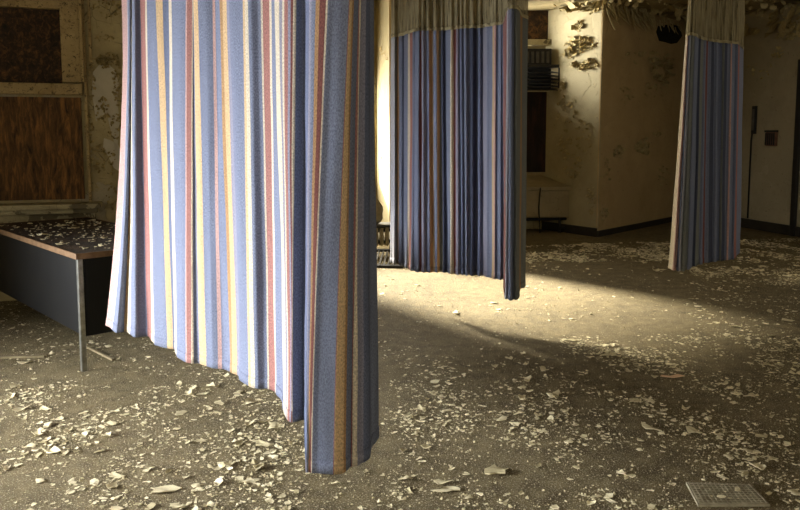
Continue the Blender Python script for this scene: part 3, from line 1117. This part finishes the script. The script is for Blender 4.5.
def inside(p):
    if -0.035 < panel_gap(p) < 0.03:
        return False
    for w in (wl, wj, wcol, wrf, wr, w2):
        du = (p - w.a).dot(w.u)
        if -0.05 <= du <= w.L + 0.05 and (p - w.a).dot(w.n) < 0.05:
            return False
    if p.x < -0.2 and p.y > 8.9:
        return False
    q = p - w2.a
    if 0 < q.dot(w2.u) < w2.L and q.dot(w2.n) < 0.56:
        return False
    if p.x < 0.3 and p.y > 9.0:
        return False
    if p.x < -1.8 and (p - wl.a).dot(wl.n) < 0.05:
        return False
    return True


items = []                                              # (score, proto, position, scale, rot, group)
tries = 0
while len(items) < 21000 and tries < 900000:
    tries += 1
    y = fr.uniform(1.9, 13.2)
    half = 0.68 * y + 0.3
    if fr.random() > (half / 9.3):
        continue
    x = fr.uniform(-half, half)
    p = Vector((x, y, 0))
    if not inside(p):
        continue
    if fr.random() * 2.4 > density(p):
        continue
    s = min(0.062, math.exp(fr.gauss(math.log(0.0132), 0.62)))
    if panel_gap(p) >= 0.03:
        p.z, s = 0.0146, min(s, 0.03)
    if y > 8:
        s *= 1.35
    items.append([s / y, fr.randrange(16), p, s, fr.uniform(0, 2 * PI), 'floor'])
for k in range(260):                                    # on the desk
    a, c = fr.random(), fr.random()
    a, c = a ** 0.9, c
    p = P + da * (0.06 + a * (DL - 0.15)) + db * (0.06 + c * (DD - 0.12)) + Vector((0, 0, DH + 0.0006))
    s = min(0.05, math.exp(fr.gauss(math.log(0.021), 0.45)))
    items.append([s / p.y * 1.5, fr.randrange(16), p, s, fr.uniform(0, 2 * PI), 'desk'])

hero = [(497, 472, 0.105, 0.3, 'broad cream paint flake, the widest, on the gritty floor right of the long curtain', 0),
        (180, 414, 0.075, 1.0, 'rounded cream paint flake lying alone in front of the long curtain', 1),
        (168, 490, 0.12, 0.1, 'long flat cream paint flake on the floor in the near left foreground', 2),
        (447, 491, 0.10, 0.2, 'long narrow cream paint flake on the floor near the wide one', 2)]
fl_group = {}
hm = []
for px, py, s, r_, lab, kind in hero:
    rr = random.Random(int(px))
    vs, fs = flake_mesh(rr, 2, (0.9, 0.7, 0.35)[kind], (1.25, 1.1, 2.6)[kind], 11)
    me = bpy.data.meshes.new('paint_flake')
    me.from_pydata(vs, [], fs)
    me.materials.append(FLAKE)
    o = bpy.data.objects.new('paint_flake', me)
    COL.objects.link(o)
    o.location = at_z(px, py, 0.0005)
    k = s if kind != 2 else s * 0.55
    o.scale = (k, k, k * 0.9)
    o.rotation_euler = (0, 0, r_)
    tag(o, lab, 'paint flake')
    hm.append(Vector(o.location))
rr = random.Random(5)
vs, fs = flake_mesh(rr, 2, 0.1, 1.9, 8)
me = bpy.data.meshes.new('paint_chip')
me.from_pydata(vs, [], fs)
me.materials.append(ORANGE)
o = bpy.data.objects.new('paint_chip', me)
COL.objects.link(o)
o.location = at_z(673, 377, 0.0005)
o.scale = (0.085, 0.085, 0.06)
tag(o, 'orange brown flat chip lying among the cream flakes, well beyond the gridded panel', 'chip')
hm.append(Vector(o.location))

items = [it for it in items if all((it[2] - h).length > 0.07 for h in hm)]
inview = lambda p: -5 < project(p)[0] < 805 and project(p)[1] < 514


def hidden_by_curtain(p):
    x, y, _ = project(p)
    return (108 < x < 377 and y < 330 + max(0, x - 108) * 0.4) or (390 < x < 526 and y < 265) or (672 < x < 738 and y < 258)


cand = sorted([it for it in items if inview(it[2]) and not hidden_by_curtain(it[2])], key=lambda it: -it[0])
solo = []
cell = {}
for it in cand:                                         # the ones that show largest, kept clear of each other
    if len(solo) >= 294:
        break
    key = (round(it[2].x * 8), round(it[2].y * 8), it[5])
    if any((it[2] - q[2]).length < (it[3] + q[3]) * 0.95 for q in solo):
        continue
    solo.append(it)
ids = {id(it) for it in solo}
first = {}
LAB = {'near': ('curled cream paint flake on the gritty floor in front of the long curtain', 'paint flakes in front of the long curtain'),
       'right': ('curled cream paint flake on the gritty floor right of the long curtain', 'paint flakes right of the long curtain'),
       'desk': ('cream paint flake lying on the brown desk top', 'paint flakes on the desk top')}
for it in solo:
    z = 'desk' if it[5] == 'desk' else ('near' if project(it[2])[0] < 340 else 'right')
    o = bpy.data.objects.new('paint_flake', protos[it[1]][0])
    COL.objects.link(o)
    o.location = it[2] + Vector((0, 0, 0.0004))
    o.scale = (it[3],) * 3
    o.rotation_euler = (0, 0, it[4])
    tag(o, LAB[z][0], 'paint flake', LAB[z][1])


def stuff(name, its, mat, label, cat, pr=None):
    V, Fs = [], []
    for it in its:
        _, k, p, s, r_, _g = it
        ca, sa = math.cos(r_) * s, math.sin(r_) * s
        o0 = len(V)
        vs, fs = (pr or lows)[k % len(pr or lows)]
        V += [(p.x + x * ca - y * sa, p.y + x * sa + y * ca, p.z + z * s) for x, y, z in vs]
        Fs += [tuple(i + o0 for i in f) for f in fs]
    me = bpy.data.meshes.new(name)
    me.from_pydata(V, [], Fs)
    me.materials.append(mat)
    me.update()
    o = bpy.data.objects.new(name, me)
    COL.objects.link(o)
    tag(o, label, cat, kind='stuff')
    return o


lows = [flake_mesh(fr, 1, fr.choice([0.2, 0.5, 0.9, 1.3]), fr.choice([1.0, 1.3, 1.8]), 7) for _ in range(20)]
rest = [it for it in items if id(it) not in ids]
stuff('fallen_flakes', [it for it in rest if it[5] == 'floor'], FLAKE, 'countless small cream paint flakes strewn all over the floor', 'paint flakes')
stuff('desk_flakes', [it for it in rest if it[5] == 'desk'], FLAKE, 'small cream paint crumbs scattered over the brown desk top', 'paint flakes')
grit = []
tries = 0
while len(grit) < 26000 and tries < 400000:
    tries += 1
    y = 1.9 + 11.0 * fr.random() ** 1.5
    half = 0.58 * y + 0.2
    p = Vector((fr.uniform(-half, half), y, 0))
    if fr.random() * 1.6 > 0.25 + density(p):
        continue
    if not inside(p):
        continue
    s = math.exp(fr.gauss(math.log(0.0062), 0.45))
    if panel_gap(p) > -0.03:
        continue
    grit.append([0, fr.randrange(8), p, s, fr.uniform(0, 6.28), 'floor'])
gp_ = []
for k in range(8):
    z = fr.uniform(0.25, 0.7)
    vs = [(0.5, 0, 0), (-0.1, fr.uniform(0.3, 0.5), 0), (-0.5, -0.1, 0), (0.1, -fr.uniform(0.3, 0.5), 0), (fr.uniform(-.2, .2), fr.uniform(-.2, .2), z)]
    gp_.append((vs, [(3, 2, 1, 0), (0, 1, 4), (1, 2, 4), (2, 3, 4), (3, 0, 4)]))
stuff('grit', grit, GRIT, 'fine grit and crumbs of paint covering the floor', 'grit', gp_)

# ribbed panel lying on the floor at the near right
c0, c1, c2, c3 = [at_z(x, y, 0.0) for x, y in ((686, 484), (750, 486), (770, 506.5), (698, 507))]
pn = empty('ribbed_panel', (c0 + c1 + c2 + c3) / 4)
tag(pn, 'flat pale gridded panel lying on the floor among paint flakes', 'panel')
b = MB()
up = Vector((0, 0, 0.010))
b.hexa([c3, c2, c1, c0, c3 + up, c2 + up, c1 + up, c0 + up])
part(b, 'backing', PALE_PANEL, pn)
bil = lambda s, t: c3 * (1 - s) * (1 - t) + c2 * s * (1 - t) + c1 * s * t + c0 * (1 - s) * t


def bar(mbx, s0, t0, s1, t1, wd, h0, h1):
    a, c = bil(s0, t0), bil(s1, t1)
    d = (c - a).normalized()
    sd = Vector((-d.y, d.x, 0)) * wd
    mbx.box(a - sd / 2 + Vector((0, 0, h0)), c - a, sd, (0, 0, h1 - h0))


b = MB()
for k in range(9):
    bar(b, 0.03, 0.06 + k * 0.11, 0.97, 0.06 + k * 0.11, 0.008, 0.0101, 0.0125)
for k in range(15):
    bar(b, 0.03 + k * 0.067, 0.04, 0.03 + k * 0.067, 0.96, 0.005, 0.0126, 0.0145)
part(b, 'ribs', PALE_PANEL, pn)

# thin strips lying on the floor by the desk
for (xa, ya, xb, yb, lab) in ((84, 347, 112, 361, 'thin pale wooden strip on the floor beside the chrome desk leg'), (-10, 359, 44, 357.5, 'thin pale wooden strip on the floor in front of the dark desk side')):
    a, c = at_z(xa, ya, 0), at_z(xb, yb, 0)
    d = c - a
    sd = Vector((-d.y, d.x, 0)).normalized() * 0.022
    b = MB()
    b.box(a, d, sd, (0, 0, 0.012))
    tag(b.build('wooden_strip', WOODSTRIP), lab, 'wooden strip')

# ------------------------------------------------------------------- light
world = bpy.data.worlds.new('world')
scene.world = world
world.use_nodes = True
bg = world.node_tree.nodes['Background']
bg.inputs['Color'].default_value = (1.0, 0.92, 0.75, 1)
bg.inputs['Strength'].default_value = 0.74


def aim(o, d):
    o.rotation_euler = Vector(d).to_track_quat('-Z', 'Y').to_euler()


sd = bpy.data.lights.new('sun', 'SUN')
sd.energy = 31
sd.angle = math.radians(8.0)
sd.color = (1.0, 0.93, 0.76)
sun = bpy.data.objects.new('sun', sd)
COL.objects.link(sun)
aim(sun, (0.62, -0.78, -0.40))


def area(name, loc, d, sx, sy, e, c, spread=PI):
    l = bpy.data.lights.new(name, 'AREA')
    l.shape = 'RECTANGLE'
    l.size, l.size_y = sx, sy
    l.energy = e
    l.color = c
    l.spread = spread
    o = bpy.data.objects.new(name, l)
    COL.objects.link(o)
    o.location = loc
    aim(o, d)
    return o


uc = (BAYWIN[0] + BAYWIN[1]) / 2
area('bay_window_daylight', wbay.p(uc, 1.65, -0.2), wbay.n, 1.7, 1.5, 170, (1.0, 0.95, 0.84))
area('added_pier_light', w2.p(1.0, 2.75, -0.2), Vector((1.35, -0.65, 0.2)), 0.9, 0.7, 48, (1.0, 0.97, 0.89), math.radians(80))  # added lamp behind the hidden top opening, brightens the upper pier face
area('side_window_daylight', ws.p(3.45, 1.25, -0.2), Vector((4.4, 0.8, -1.1)), 2.5, 0.9, 140, (0.90, 0.94, 1.0), math.radians(72))
area('added_right_fill', wrs.p(1.6, 1.7, -0.2), wrs.n, 2.6, 1.6, 7, (1.0, 0.93, 0.80))  # added fill lamp, lifts the rear face and far right

vs_ = scene.view_settings
vs_.view_transform = 'Standard'
vs_.look = 'None'
vs_.gamma = 1.0
vs_.use_curve_mapping = False
vs_.exposure = 0.42
